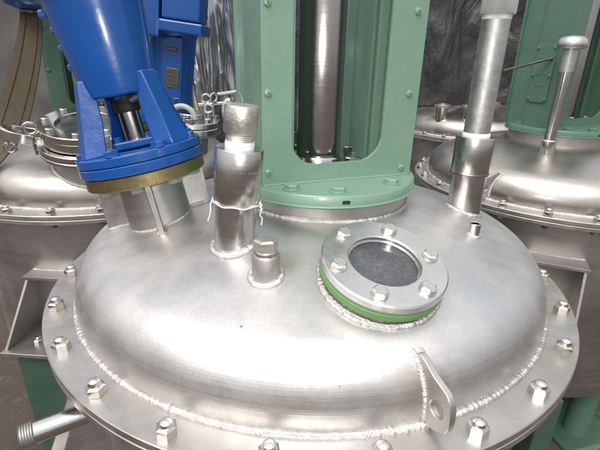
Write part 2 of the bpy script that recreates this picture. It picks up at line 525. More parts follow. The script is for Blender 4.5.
def bracket(v, cx, cy, ang, R=0.43, z0=-0.17, z1=-0.41, mat=None, wtop=0.14, wbot=0.21, dt=0.05, db=0.15):
    """box bracket: top plate, two tapering gussets, base plate and an anchor bolt"""
    mat = mat or M_SHELL
    M = T(cx, cy, 0) @ RZ(ang + pi / 2)          # local -y points outwards
    B = obj('bracket', box(-wbot / 2, wbot / 2, -R - db, -R + 0.015, z1 - 0.012, z1), mat, v, M, 0.0015)
    obj('top_plate', box(-wtop / 2 - .01, wtop / 2 + .01, -R - dt, -R + 0.01, z0 - 0.004, z0 + 0.006), mat, B, M, 0.001)
    for s in (-1, 1):
        x0, x1 = s * wtop / 2, s * wbot / 2 * 0.9
        t = 0.004
        vs = []
        for o in (-t, t):
            vs += [(x0 + o, -R + 0.01, z0 - 0.004), (x0 + o, -R - dt + .006, z0 - 0.004), (x1 + o, -R - db + .012, z1), (x1 + o, -R + 0.01, z1)]
        obj('gusset', mesh(vs, [(0, 1, 2, 3), (7, 6, 5, 4), (0, 4, 5, 1), (1, 5, 6, 2), (2, 6, 7, 3), (3, 7, 4, 0)]), mat, B, M, 0.0008)
    yy = -sqrt(max(R * R - (wtop / 2) ** 2, 0.01)) - 0.002
    obj('weld_bead', weld([M @ Vector((-wtop / 2 - .01, yy, z0 + 0.006)), M @ Vector((0, -R - 0.002, z0 + 0.006)), M @ Vector((wtop / 2 + .01, yy, z0 + 0.006))], 0.0045, False, 0.002, 0.4, 8, 5), M_WELD, B)
    Mb = M @ T(-0.02, -R - db * 0.62, z1)
    bo = obj('anchor_bolt', ME_STUD, M_STUD, B, Mb)
    obj('anchor_nut', ME_NUT, M_NUT, B, Mb)
    return B

def vessel(label, x, y, dome_mat, nutmat=None, bolt_vis=lambda a: True, a0=3.3004, zb=-0.70, seed=1, rsh=0.435):
    v = thing('mixing_vessel', label, 'vessel', (x, y, FLOOR), 'jacketed mixing vessels with dished lids')
    O = T(x, y, 0)
    obj('dome_lid', ME_DOME, dome_mat, v, O)
    obj('weld_bead', ME_MAINWELD, M_WELD, v, O)
    obj('lid_flange', ME_FLANGE, M_FLANGE, v, O)
    obj('gasket', ME_GASKET, M_GASKET, v, O)
    obj('body_flange', ME_LFLANGE, M_FLANGE, v, O)
    obj('shell', lathe([(rsh, -0.0268), (rsh, zb + .06), (rsh - 0.02, zb + 0.02), (rsh - 0.06, zb), (0, zb - 0.02)], 128, 40), M_SHELL, v, O)
    rnd = random.Random(seed)
    for k in range(24):
        a = a0 + 2 * pi * k / 24
        if not bolt_vis(a): continue
        B = O @ T(RB * cos(a), RB * sin(a), 0) @ RX(rnd.uniform(-.03, .03)) @ RY(rnd.uniform(-.03, .03)) @ RZ(rnd.uniform(0, 1.05))
        b = obj('flange_bolt', ME_STUD, M_STUD, v, B @ T(0, 0, rnd.uniform(-.0015, .001)))
        obj('nut', ME_NUT, M_NUT, b, B)
        obj('bolt_head', ME_LHEAD, M_NUT, b, B)
    for a in (0.6, 2.2, 3.75, 5.35):             # green pipe legs under the body
        px, py = x + 0.33 * cos(a), y + 0.33 * sin(a)
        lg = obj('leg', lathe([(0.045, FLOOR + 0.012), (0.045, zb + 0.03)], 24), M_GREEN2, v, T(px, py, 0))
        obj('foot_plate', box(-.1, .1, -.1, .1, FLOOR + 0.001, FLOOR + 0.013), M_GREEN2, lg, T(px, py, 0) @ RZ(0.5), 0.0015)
    return v

front = vessel('large stainless vessel in the foreground with sight glass and bolted rim', 0, 0, M_DOME, a0=3.3004, seed=4)

# --- agitator nozzle stub, welded on the crown
YX, YY = 0.02, 0.0
stub = obj('agitator_nozzle', lathe([(0.166, 0.120), (0.166, 0.1845), (0.150, 0.1845), (0.150, 0.12)], 128, 40), M_FLANGE, front, T(YX, YY, 0))
obj('weld_bead', weld_on_dome(YX, YY, 0.168, 0.0040, 11), M_WELD, stub)
obj('gasket', ring(0.150, 0.1705, 0.1825, 0.1862, 0.0004, 128), M_GASKET, stub, T(YX, YY, 0))

# --- capped filling nozzle
NB = Vector((-0.1255, -0.222, 0.1)); NT = Vector((-0.1035, -0.222, 0.3506))
naxis = (NT - NB).normalized()
NM = frame(NB, naxis)
def nz(z): return (z - 0.1) / naxis.z
noz = obj('capped_nozzle', lathe([(0.0305, 0.0), (0.0305, nz(0.2115)), (0.02, nz(0.2115))], 48, 40), M_TUBE, front, NM)
obj('sleeve', lathe([(0.030, nz(.2125)), (0.0335, nz(.2125)), (0.0345, nz(.2145)), (0.0345, nz(.2895)), (0.0335, nz(.291)), (0.0195, nz(.291))], 64, 40), M_TUBE, noz, NM)
obj('thread_tape', lathe([(0.0205, nz(.2905)), (0.0212, nz(.296)), (0.0205, nz(.3010)), (0.018, nz(.3015))], 40, 50), M_WHITE, noz, NM)
obj('threaded_neck', lathe([(0.0195, nz(.300))] + [(0.0195 + (0.0006 if k % 2 else 0), nz(.300 + k * .0012)) for k in range(11)], 40, 20), M_CAST, noz, NM)
obj('cap', lathe([(0, nz(.3120)), (0.0228, nz(.3120)), (0.0242, nz(.3138)), (0.0240, nz(.347)), (0.0228, nz(.3495)), (0.019, nz(.3503)), (0, nz(.3503))], 56, 40), M_CAST, noz, NM)
obj('weld_bead', weld_on_dome(-0.1225, -0.2225, 0.0325, 0.0052, 21), M_WELD, noz)
lp = [NT + Vector((-0.020 - 0.008 * sin(a), 0.012, -0.012 + 0.016 * cos(a))) for a in [pi * k / 12 - 0.2 for k in range(14)]]
obj('wire_loop', tube(lp, 0.0028, 8), M_CAST, noz)
obj('pin', tube([NT + Vector((0.000, 0.012, -0.002)), NT + Vector((-0.002, 0.013, 0.008)), NT + Vector((-0.0055, 0.014, 0.014))], 0.0022, 8), M_GREEN2, noz)
# punched heat number on the sleeve: tiny dots
for k in range(9):
    if k in (3,): continue
    a = radians(-78 + k * 5.2)
    obj('stamp_mark', box(-0.0011, 0.0011, -0.0003, 0.0003, -0.0012, 0.0012), M_STUD, noz, NM @ RZ(a + pi / 2) @ T(0, -0.0346, nz(.262) + 0.0004 * (k % 3)))

# --- plug
PX, PY = -0.0665, -0.298
pz = dome_z(hypot(PX, PY))
plug = obj('plugged_coupling', lathe([(0.0, pz - 0.01), (0.0198, pz - 0.01), (0.0198, 0.1605), (0.0188, 0.1625), (0.012, 0.1625)], 48, 40), M_FLANGE, front, T(PX, PY, 0))
obj('plug_collar', lathe([(0.0, 0.1625), (0.0162, 0.1625), (0.0162, 0.1675), (0.015, 0.169), (0, 0.169)], 40, 40), M_POL, plug, T(PX, PY, 0))
obj('hex_plug', hexprism(0.0290, 0.169, 0.1850, 0.0025), M_CAST, plug, T(PX, PY, 0) @ RZ(0.25))
obj('weld_bead', weld_on_dome(PX, PY, 0.0218, 0.0046, 31), M_WELD, plug)

# --- sight glass
SGN = Vector((0.119, -0.268, 1)).normalized()
SGC = Vector((0.0940, -0.3055, 0.1615))
SM = frame(SGC, SGN) @ RZ(radians(8))
sg = obj('sight_glass', ring(0.0490, 0.0860, -0.0125, 0.0, 0.0018, 96), M_RING, front, SM)
obj('inner_lip', ring(0.0470, 0.0510, -0.020, -0.0070, 0.0008, 80), M_POL, sg, SM)
obj('glass_pane', disc(0.0500, -0.026, -0.0125, 0.001, 80), M_GLASS, sg, SM)
obj('gasket', ring(0.048, 0.0850, -0.0165, -0.0125, 0.0006, 96), M_GASKET, sg, SM)
obj('lower_ring', ring(0.0505, 0.0855, -0.0265, -0.0165, 0.001, 96), M_GASKET, sg, SM)
obj('neck', lathe([(0.0785, -0.0265), (0.0805, -0.07)], 96, 40), M_FLANGE, sg, SM)
sp = []
for k in range(96):
    a = 2 * pi * k / 96
    p0 = SM @ Vector((0.083 * cos(a), 0.083 * sin(a), 0)); q = p0.copy()
    for _ in range(12):                       # slide down the axis until on the dome
        q = q - SGN * (q.z - dome_z(hypot(q.x, q.y)))
    sp.append(q + Vector((0, 0, 0.001)))
obj('weld_bead', weld(sp, 0.0052, True, 0.0018, 0.45, 8, 41), M_WELD, sg)
ME_SGB = hexprism(0.0195, 0, 0.0060, 0.0018)
ME_SGW = disc(0.0112, 0, 0.0012, 0.0003, 24)
for k, (px, py) in enumerate([(346, 232), (390.5, 227.5), (433, 253), (432, 287), (380, 295), (337, 264.5)]):
    # bolt angles on the ring
    a = radians([140, 76, 14, -46, -104, -160][k])
    Mb = SM @ RZ(-radians(8)) @ RZ(a) @ T(0.0685, 0, 0)
    b = obj('bolt', ME_SGB, M_CAST, sg, Mb @ T(0, 0, 0.0012) @ RZ(k * 0.4))
    obj('washer', ME_SGW, M_POL, b, Mb)

# --- tall standpipe at the right
SX, SY = 0.3165, 0.01
sp_ = obj('standpipe', lathe([(0.0325, 0.08), (0.0325, 0.2035), (0.025, 0.2035)], 48, 40), M_TUBE, front, T(SX, SY, 0))
obj('bead_ring', lathe([(0.030, .2025), (0.0372, .2025), (0.0372, .2055), (0.03, .2055)], 48, 40), M_POL, sp_, T(SX, SY, 0))
obj('coupling', lathe([(0.030, .206), (0.0358, .206), (0.0365, .208), (0.0365, .2745), (0.0355, .277), (0.024, .277)], 56, 40), M_TUBE, sp_, T(SX, SY, 0))
obj('thread_tape', lathe([(0.0255, .2765), (0.0262, .280), (0.0250, .284), (0.022, .284)], 40, 50), M_WHITE, sp_, T(SX, SY, 0))
obj('pipe', lathe([(0.0243, .276), (0.0243, .520)], 48, 40), M_GALV, sp_, T(SX, SY, 0))
obj('upper_tape', lathe([(0.0243, .480), (0.0252, .482), (0.0252, .488), (0.0243, .489)], 40, 50), M_WHITE, sp_, T(SX, SY, 0))
obj('hex_fitting', hexprism(0.0575, .4885, .53, 0.002), M_GALV, sp_, T(SX, SY, 0) @ RZ(0.2))
obj('weld_bead', weld_on_dome(SX, SY, 0.0345, 0.0042, 51), M_WELD, sp_)

# --- small open stub
TX, TY = 0.286, -0.128
tz = dome_z(hypot(TX, TY))
st = obj('vent_stub', lathe([(0.0095, tz - 0.01), (0.0095, tz + 0.021), (0.0085, tz + 0.022), (0.0070, tz + 0.021), (0.0070, tz - 0.01)], 32, 40), M_POL, front, frame((TX, TY, 0), (0.08, -0.03, 1)) if False else T(TX, TY, 0))
obj('weld_bead', weld_on_dome(TX, TY, 0.0108, 0.0028, 61), M_WELD, st)

# --- lifting lug (radial plate)
lug_pts = [(-0.030, 0.076), (-0.010, 0.0835), (-0.003, 0.0895), (0.004, 0.0880), (0.0246, 0.0765), (0.0470, 0.0695), (0.0535, 0.0625), (0.0570, 0.0530), (0.0585, 0.0400), (0.0575, 0.0270),
           (0.0545, 0.0195), (0.0490, 0.0145), (0.0405, 0.0100), (0.0230, 0.0030), (0.0150, 0.0016), (-0.010, 0.0016), (-0.030, 0.02)]
hole = [(0.0370 + 0.0108 * cos(2 * pi * k / 28), 0.0397 + 0.0112 * sin(2 * pi * k / 28)) for k in range(28)]
SWAP = Matrix(((1, 0, 0, 0), (0, 0, -1, 0), (0, 1, 0, 0), (0, 0, 0, 1)))            # local x outwards, y up, z across
ME_LUG = prism(lug_pts, [hole], -0.0085, 0.0)
def make_lug(v, M, cx, cy, sd):
    lg = obj('lifting_lug', ME_LUG, M_FLANGE, v, M, 0.0014)
    for s_ in (-1, 1):
        pp = []; zo = 0.0008 if s_ > 0 else -0.0093
        for k in range(12):
            z = 0.088 - 0.082 * k / 11
            rz = RD if z < SK else RD - RK + RK * sqrt(max(0, 1 - ((z - SK) / RK) ** 2))
            lo, hi = -0.06, 0.06
            for _ in range(30):
                mid = (lo + hi) / 2; q = M @ Vector((mid, z, zo))
                if hypot(q.x - cx, q.y - cy) < rz: lo = mid
                else: hi = mid
            pp.append(M @ Vector((lo + 0.001, z, zo)))
        obj('weld_bead', weld(pp, 0.0034, False, 0.0016, 0.4, 8, sd + s_), M_WELD, lg)
    return lg
LM = T(0.1245, -0.41, 0) @ RZ(radians(-65.3)) @ SWAP
lug = make_lug(front, LM, 0, 0, 71)

# --- threaded side outlet under the rim and its bracket
a_o = atan2(-0.40, -0.36)
OD = Vector((-0.787, -0.51, 0.0)).normalized()
OS = Vector((-0.403, -0.381, -0.09)) - OD * 0.125
OM = frame(OS, OD)
out = obj('side_outlet', lathe([(0.0152, -0.1), (0.0152, 0.125), (0.011, 0.125), (0.011, 0.0)], 40, 40), M_POL, front, OM)
obj('threaded_end', lathe([(0.0152, 0.110)] + [(0.0155 + (0.0012 if k % 2 else 0), 0.110 + k * .0016) for k in range(12)] + [(0.011, 0.1285)], 40, 20), M_GALV, out, OM)

# white string tied round the nozzle
zs = nz(0.2118)
sl = [NM @ Vector((0.0352 * cos(2 * pi * k / 40), 0.0352 * sin(2 * pi * k / 40), zs + 0.0012 * sin(k * 1.1))) for k in range(40)]
stg = thing('string', 'white string tied round the capped nozzle', 'string', tuple(NM @ Vector((0, -0.0352, zs))))
obj('loop', tube(sl, 0.0013, 6, True), M_WHITE, stg)
def tail(p, pts): return [NM @ Vector((p[0] + a, p[1] + b, zs + c)) for a, b, c in pts]
obj('tail', tube(tail((-0.0345, -0.008), [(0, 0, 0), (-.002, -.002, -.006), (-.0015, -.003, -.016), (-.003, -.003, -.026), (-.005, -.003, -.033)]), 0.0011, 6), M_WHITE, stg)
obj('tail', tube(tail((0.0345, -0.008), [(0, 0, 0), (.003, -.003, .003), (.0035, -.003, -.008), (.002, -.003, -.015), (.006, -.003, -.019), (.0055, -.003, -.030)]), 0.0011, 6), M_WHITE, stg)
obj('knot', tube(tail((0.035, -0.009), [(-.001, 0, .003), (.003, -.001, .001), (.001, -.002, -.003), (.004, -.001, -.005), (.0015, -.002, -.007)]), 0.0016, 6), M_WHITE, stg)

# ------------------------------------------------------------------ agitator frames (green lanterns)
YROT = atan2(0.3584, 0.9336)
SCREW_POS = [(-0.1347, .2303), (-0.1347, .358), (-0.1347, .4849), (-0.1347, .612), (0.1262, .2215), (0.1262, .3553), (0.1262, .4865), (0.1262, .612)]

def screw_mesh():
    return lathe([(0.0062, 0), (0.0062, 0.0012), (0.0052, 0.0030), (0.0030, 0.0040), (0, 0.0042)], 20, 30)
ME_SCREW = screw_mesh()
ME_CROSS = prism([(-.0028, -.0006), (-.0006, -.0006), (-.0006, -.0028), (.0006, -.0028), (.0006, -.0006), (.0028, -.0006), (.0028, .0006), (.0006, .0006), (.0006, .0028), (-.0006, .0028), (-.0006, .0006), (-.0028, .0006)], [], 0.0034, 0.0045)
ME_YFRONT = prism(rrect(-0.145, 0.147, 0.2085, 0.78, 0.002, 2), [rrect(-0.094, 0.079, 0.2395, 0.70, 0.045, 10)], 0, 0.006, Matrix(((1, 0, 0, 0), (0, 0, -1, -0.077), (0, 1, 0, 0), (0, 0, 0, 1))))
ME_YBACK = prism(rrect(-0.140, 0.142, 0.2085, 0.78, 0.002, 2), [rrect(-0.094, 0.100, 0.26, 0.70, 0.045, 10)], 0, 0.006, Matrix(((1, 0, 0, 0), (0, 0, -1, 0.126), (0, 1, 0, 0), (0, 0, 0, 1))))

def agitator(label, x, y, mat, cover=False):
    t = thing('agitator_frame', label, 'machine frame', (x, y, 0.1865), 'green agitator frames on the vessel lids')
    O = T(x, y, 0) @ RZ(YROT)
    obj('base_ring', lathe([(0.06, .1868), (0.1745, .1868), (0.178, .1885), (0.178, .2040), (0.1755, .2070), (0.06, .2070)], 160, 40, True), mat, t, O)
    obj('ring_lip', lathe([(0.1775, .1862), (0.1802, .1868), (0.1810, .1885), (0.1802, .1900), (0.1775, .1905)], 160, 50, True), mat, t, O)
    # body: two folded side channels, a front and a back plate with windows
    obj('front_plate', ME_YFRONT, mat, t, O, 0.0015)
    obj('back_plate', ME_YBACK, mat, t, O, 0.0015)
    def chan(s):
        X = -0.143 if s < 0 else 0.145
        i = -s * 0.008
        r = 0.010
        pts = [(X - s * 0.055, -0.0768)]
        pts += [(X - s * r + s * r * sin(k * pi / 12), -0.0768 + r - r * cos(k * pi / 12)) for k in range(7)]
        pts += [(X, 0.035), (X - s * 0.012, 0.0355), (X - s * 0.012, 0.1195), (X - s * 0.020, 0.1195), (X - s * 0.020, 0.043), (X + i, 0.043), (X + i, -0.0688), (X - s * 0.055, -0.0688)]
        return prism(pts, [], 0.2072, 0.78)
    obj('side_channel', chan(-1), mat, t, O, 0.001)
    obj('side_channel', chan(1), mat, t, O, 0.001)
    # rib on the inner right wall
    obj('stiffening_rib', box(0.112, 0.1365, 0.012, 0.020, 0.208, 0.775), mat, t, O, 0.001)
    obj('inner_plate', box(0.118, 0.1245, 0.046, 0.1192, 0.208, 0.775), mat, t, O, 0.001)
    # side cover plate seen edge-on at the right
    obj('side_cover', box(0.1455, 0.1505, -0.066, 0.030, 0.225, 0.775), mat, t, O, 0.001)
    for z in (.24, .30, .36, .42, .48, .54):
        Ms = O @ T(0.1505, -0.055, z) @ RY(pi / 2)
        sc = obj('screw', ME_SCREW, mat, t, Ms)
    for (sx, z) in SCREW_POS:
        Ms = O @ T(sx, -0.083, z) @ RX(pi / 2) @ RZ(random.uniform(0, 1.5))
        sc = obj('screw', ME_SCREW, mat, t, Ms)
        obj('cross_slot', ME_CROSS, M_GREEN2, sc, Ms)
    # flange bolts of the base ring
    for a in (-143, -113, -68, -38, 30, 150):
        Mb = O @ RZ(radians(a + 10)) @ T(0.150, 0, 0.207)
        if abs(a + 90) < 60 and False: continue
        hb = obj('ring_bolt', hexprism(0.022, 0.001, 0.009, 0.002), mat, t, Mb @ RZ(0.3 * a))
        obj('washer', disc(0.0155, 0, 0.002, 0.0005, 28), mat, hb, Mb)
    obj('drain_slot', prism(rrect(-.0065, .0065, -.003, .003, .002, 3), [], 0, .0009), M_RUBBER, t, O @ RZ(radians(-100.5)) @ T(0.1776, 0, 0.1968) @ RY(pi / 2) @ RZ(pi / 2))
    # weld along plate foot
    obj('foot_weld', weld([O @ Vector((-0.144, -0.0835, .208)), O @ Vector((0.146, -0.0835, .208))], 0.0022, False, 0.002, 0.2, 6, 81), mat, t)
    O2 = T(-0.009, 0, 0) @ O
    sh = obj('shaft', lathe([(0.0425, .2395), (0.0425, .80)], 64, 40), M_SHAFT, t, O2)
    obj('gland', lathe([(0.0425, .2072), (0.052, .2072), (0.052, .236), (0.050, .239), (0.0425, .239)], 64, 40), M_POL, t, O2)
    for k in range(4):
        a = radians(20 + 90 * k)
        g = obj('gland_nut', hexprism(0.016, .2072, .2445, 0.0015), M_NUT, t, O @ T(0.072 * cos(a), 0.072 * sin(a), 0))
    if cover:
        C = O @ T(-0.1432, -0.028, 0.36) @ T(0, 0.022, 0.012)
        cp = obj('access_cover', box(-0.0060, 0, -0.036, 0.040, -0.085, 0.095), mat, t, C, 0.001)
        for yy in (-0.030, 0.034):
            for zz in (-0.075, 0.0, 0.085):
                obj('screw', ME_SCREW, mat, cp, C @ T(-0.0060, yy, zz) @ RY(-pi / 2))
        for yy, zz in ((-.012, .005), (.012, .005), (-.012, -.03), (.012, -.03)):
            obj('rivet', disc(0.004, 0, 0.002, .0005, 14), mat, cp, C @ T(-0.0060, yy, zz) @ RY(-pi / 2))
        obj('lever', tube([C @ Vector((-0.008, -0.030, 0.055)), C @ Vector((-0.05, 0.02, 0.035)), C @ Vector((-0.098, 0.075, 0.012))], 0.0045, 8), M_DARKSTEEL, cp)
    return t

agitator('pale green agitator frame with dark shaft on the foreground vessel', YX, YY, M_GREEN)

# ------------------------------------------------------------------ blue drive on the foreground vessel
DC = Vector((-0.2993, -0.083, 0.2292)); DN = Vector((-0.2038, 0.0285, 1)).normalized()
def bluebolts(t, M, r, z, n, af, a0=0, mat=None):
    for k in range(n):
        a = a0 + 2 * pi * k / n
        Mb = M @ T(r * cos(a), r * sin(a), z)
        b = obj('bolt', hexprism(af, 0.0015, 0.010, 0.0018), mat or M_BLUE, t, Mb @ RZ(k * 0.7))
        obj('washer', disc(af * 0.68, 0, 0.0022, 0.0004, 22), mat or M_BLUE, b, Mb)

# nozzle neck below it belongs to the vessel
DMv = frame(DC, DN)
neck = obj('drive_nozzle', lathe([(0.0565, -0.135), (0.0545, -0.0220)], 64, 40), M_SHELL, front, DMv)
obj('flange_ring', ring(0.050, 0.1015, -0.0215, -0.0006, 0.0012, 96), M_BRASS, neck, DMv)
def gusset(a, w_top=0.094, w_bot=0.092, t=0.0035):
    # radial plate from the neck to the ring, cut to the dome
    Mg = DMv @ RZ(a)
    def drop(r):
        p = Mg @ Vector((r, 0, -0.03))
        for _ in range(15): p = p - DN * (p.z - dome_z(hypot(p.x, p.y)))
        return (Mg.inverted() @ p).z - 0.002
    rs = [0.053 + (w_bot - 0.053) * k / 6 for k in range(7)]
    pts = [(r, drop(r)) for r in rs] + [(w_top, -0.0222), (0.053, -0.0222)]
    g = obj('gusset', prism(pts, [], -t, t, Matrix(((1, 0, 0, 0), (0, 0, -1, 0), (0, 1, 0, 0), (0, 0, 0, 1)))), M_FLANGE, neck, Mg, 0.0006)
    for s in (-1, 1):
        wp = [Mg @ Vector((r, s * (t + 0.0015), drop(r) + 0.003)) for r in rs]
        wb_ = weld(wp, 0.003, False, 0.002, 0.4, 6, int(a * 10) + s)
        # gussets are already sub-parts, so their beads hang on the neck
        obj('weld_bead', wb_, M_WELD, neck)
gusset(radians(-72), 0.088, 0.086, 0.0042)
gusset(radians(178), 0.099, 0.105)
gusset(radians(22), 0.096, 0.094)
gusset(radians(98))
wn_ = []
for k in range(60):
    a = 2 * pi * k / 60
    p = DMv @ Vector((0.0568 * cos(a), 0.0568 * sin(a), -0.05))
    for _ in range(15): p = p - DN * (p.z - dome_z(hypot(p.x, p.y)))
    wn_.append(p)
obj('weld_bead', weld(wn_, 0.003, True, 0.002, 0.35, 8, 91), M_WELD, neck)
for k in range(8):
    a = radians(-128 + 45 * k)
    obj('ring_nut', hexprism(0.024, -0.0315, -0.0220, 0.002), M_CAST, neck, DMv @ T(0.078 * cos(a), 0.078 * sin(a), 0))

drv = thing('drive_motor', 'blue drive motor bolted on the foreground vessel at left', 'motor', tuple(DC))
obj('gasket', ring(0.05, 0.1005, -0.0004, 0.0012, 0.0002, 96), M_RUBBER, drv, DMv)
obj('lower_flange', ring(0.05, 0.1050, 0.0012, 0.0165, 0.0012, 96), M_BLUE, drv, DMv)
obj('upper_flange', ring(0.05, 0.1045, 0.0168, 0.0330, 0.0022, 96), M_BLUE, drv, DMv)
bluebolts(drv, DMv, 0.0915, 0.033, 8, 0.019, radians(-95))
# casting foot inside the legs
obj('foot_plate', box(-0.034, 0.034, -0.030, 0.030, 0.0332, 0.047), M_BLUE, drv, DMv @ RZ(radians(12)), 0.003)
def leg(a):
    Ml = DMv @ RZ(a)
    hw = 0.021; hb = 0.031
    v = []
    for (r0, r1, w, z) in ((0.062, 0.0965, hb, 0.0325), (0.050, 0.082, hw, 0.082), (0.044, 0.066, hw * .9, 0.150)):
        v += [(r0, -w, z), (r1, -w * 0.8, z), (r1, w * 0.8, z), (r0, w, z)]
    f = [(3, 2, 1, 0), (8, 9, 10, 11)]
    for l in range(2):
        for k in range(4):
            f.append((l * 4 + k, l * 4 + (k + 1) % 4, l * 4 + 4 + (k + 1) % 4, l * 4 + 4 + k))
    obj('leg', mesh(v, f, 30), M_BLUE, drv, Ml, 0.002)
for a in (-141, -22, 50, 128): leg(radians(a))
obj('housing', lathe([(0.030, 0.119), (0.0545, 0.119), (0.0570, 0.122), (0.0600, 0.140), (0.0745, 0.268), (0.078, 0.269), (0.0815, 0.272), (0.0815, 0.284), (0.079, 0.287), (0.074, 0.288), (0.074, 0.42), (0, 0.42)], 96, 30), M_BLUE, drv, DMv)
obj('coupling_shaft', lathe([(0.0175, 0.047), (0.0175, 0.098)], 40, 40), M_SHAFT, drv, DMv)
obj('coupling_collar', lathe([(0.0140, 0.092), (0.0205, 0.092), (0.0213, 0.094), (0.0213, 0.106), (0.020, 0.108), (0.020, 0.1195)], 40, 40), M_RUBBER, drv, DMv)
obj('key_screw', disc(0.0055, 0, 0.004, 0.001, 16), M_BLUE, drv, DMv @ RZ(radians(-95)) @ T(0.0192, 0, 0.118) @ RY(pi / 2))
obj('grease_pipe', tube([DMv @ Vector((0.016, -0.012, 0.110)), DMv @ Vector((0.045, -0.020, 0.118))], 0.0058, 12), M_CAST, drv)
for k in range(2):
    obj('small_bolt', hexprism(0.011, 0.047, 0.056, .0012), M_BLUE, drv, DMv @ RZ(radians(12)) @ T((-0.026, 0.026)[k], -0.022, 0))
for zz in (0.175, 0.205, 0.232):
    jb = obj('joint_bolt', hexprism(0.010, 0.0, 0.008, .001), M_BLUE, drv, DMv @ RZ(radians(-172)) @ T(0.0605 + (zz - 0.145) * 0.114 - 0.001, 0, zz) @ RY(pi / 2))
for aa in (-176, -8):
    r0 = [(0.056, 0.140), (0.0690, 0.262)]
    obj('casing_rib', prism([(0.0560, 0.138), (0.0650, 0.150), (0.0785, 0.266), (0.0700, 0.266)], [], -0.0035, 0.0035, SWAP), M_BLUE, drv, DMv @ RZ(radians(aa)), 0.001)
obj('joint_bolt', hexprism(0.012, 0.0, 0.010, .0012), M_BLUE, drv, DMv @ RZ(radians(-165)) @ T(0.074, 0, 0.255) @ RY(pi / 2))

# ------------------------------------------------------------------ rear vessels
LX, LY = -0.74, 0.735
left = vessel('rear left vessel with clamped hatch and olive strap over its lid', LX, LY, M_DOME2, seed=9, bolt_vis=lambda a: sin(a) < 0.45, a0=0.08)
RX_, RY_ = 0.93, 0.755
right = vessel('rear right vessel with thin capped pipe and small lifting lug', RX_, RY_, M_DOME2, seed=12, bolt_vis=lambda a: sin(a) < 0.6, a0=0.02)
FX, FY = 1.10, 2.0
far = vessel('farthest vessel, partly hidden under the black tarpaulin', FX, FY, M_DOME2, seed=15, bolt_vis=lambda a: sin(a) < 0.3, a0=0.1)
for v, x, y in ((left, LX, LY), (right, RX_ - 0.02, RY_ - 0.02), (far, FX, FY)):
    s_ = obj('agitator_nozzle', lathe([(0.166, 0.120), (0.166, 0.1845), (0.150, 0.1845)], 96, 40), M_FLANGE, v, T(x, y, 0))
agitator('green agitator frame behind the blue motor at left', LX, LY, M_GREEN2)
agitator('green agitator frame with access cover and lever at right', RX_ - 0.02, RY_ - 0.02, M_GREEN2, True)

# brackets
bracket(left, LX, LY, radians(-93.5), z0=-0.205, z1=-0.395, wtop=0.10, wbot=0.20)
bracket(right, RX_, RY_, radians(-112), z0=-0.145, z1=-0.335, wtop=0.14, wbot=0.16, dt=0.07, db=0.13)
bracket(front, 0, 0, radians(205), R=0.43, z0=-0.16, z1=-0.40, wtop=0.12, wbot=0.20)
# green support post under the rear left bracket
post = thing('support_post', 'green steel post under the bracket of the rear left vessel', 'post', (-0.80, 0.235, FLOOR))
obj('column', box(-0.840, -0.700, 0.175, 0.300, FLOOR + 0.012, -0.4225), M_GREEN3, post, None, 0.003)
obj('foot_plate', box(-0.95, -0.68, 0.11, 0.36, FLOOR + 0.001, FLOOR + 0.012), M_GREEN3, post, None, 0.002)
post2 = thing('support_post', 'green post with square base plate at the bottom right', 'post', (1.12, 0.52, FLOOR))
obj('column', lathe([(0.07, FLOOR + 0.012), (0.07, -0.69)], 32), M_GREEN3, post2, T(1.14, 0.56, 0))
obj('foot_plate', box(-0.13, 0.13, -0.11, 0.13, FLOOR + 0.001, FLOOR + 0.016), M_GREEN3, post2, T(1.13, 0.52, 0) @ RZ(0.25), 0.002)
post3 = thing('support_post', 'narrow green post just under the foreground rim at right', 'post', (0.62, 0.05, FLOOR))
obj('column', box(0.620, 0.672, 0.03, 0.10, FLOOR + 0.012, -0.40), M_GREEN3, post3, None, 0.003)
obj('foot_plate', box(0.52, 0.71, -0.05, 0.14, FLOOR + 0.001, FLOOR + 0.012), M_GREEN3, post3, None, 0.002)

# --- right vessel: thin pipe with mushroom cap, lug
tx, ty = 0.782, 0.56
tzz = dome_z(hypot(tx - RX_, ty - RY_))
tp = obj('vent_pipe', lathe([(0.0165, tzz - 0.01), (0.0165, 0.45)], 32, 40), M_POL, right, T(tx, ty, 0))
obj('lower_collar', lathe([(0.0175, tzz - 0.01), (0.0215, tzz), (0.0205, tzz + 0.032), (0.0165, tzz + 0.036)], 32, 40), M_POL, tp, T(tx, ty, 0))
obj('upper_sleeve', lathe([(0.0165, .385), (0.0205, .388), (0.0205, .452), (0.0165, .452)], 32, 40), M_GALV, tp, T(tx, ty, 0))
obj('mushroom_cap', lathe([(0.0, .452), (0.034, .452), (0.040, .457), (0.0405, .467), (0.037, .479), (0.026, .487), (0.0, .490)], 40, 50), M_GALV, tp, T(tx, ty, 0))
la = radians(-141)
RLM = T(RX_, RY_, 0) @ RZ(la) @ T(0.4285, 0, 0) @ RZ(radians(-30)) @ SWAP
make_lug(right, RLM, RX_, RY_, 171)

# --- far vessel: nozzles on its lid
for (dx, dy, r, h) in ((-0.30, -0.26, 0.032, 0.085), (-0.17, -0.32, 0.026, 0.075), (-0.06, -0.33, 0.03, 0.08)):
    z = dome_z(hypot(dx, dy))
    nzl = obj('nozzle', lathe([(r, z - 0.02), (r, z + h), (r * .8, z + h)], 32, 40), M_POL, far, T(FX + dx, FY + dy, 0))
    obj('nozzle_flange', ring(r * 0.7, r * 1.5, z + h * .7, z + h * .7 + .015, 0.001, 32), M_FLANGE, nzl, T(FX + dx, FY + dy, 0))

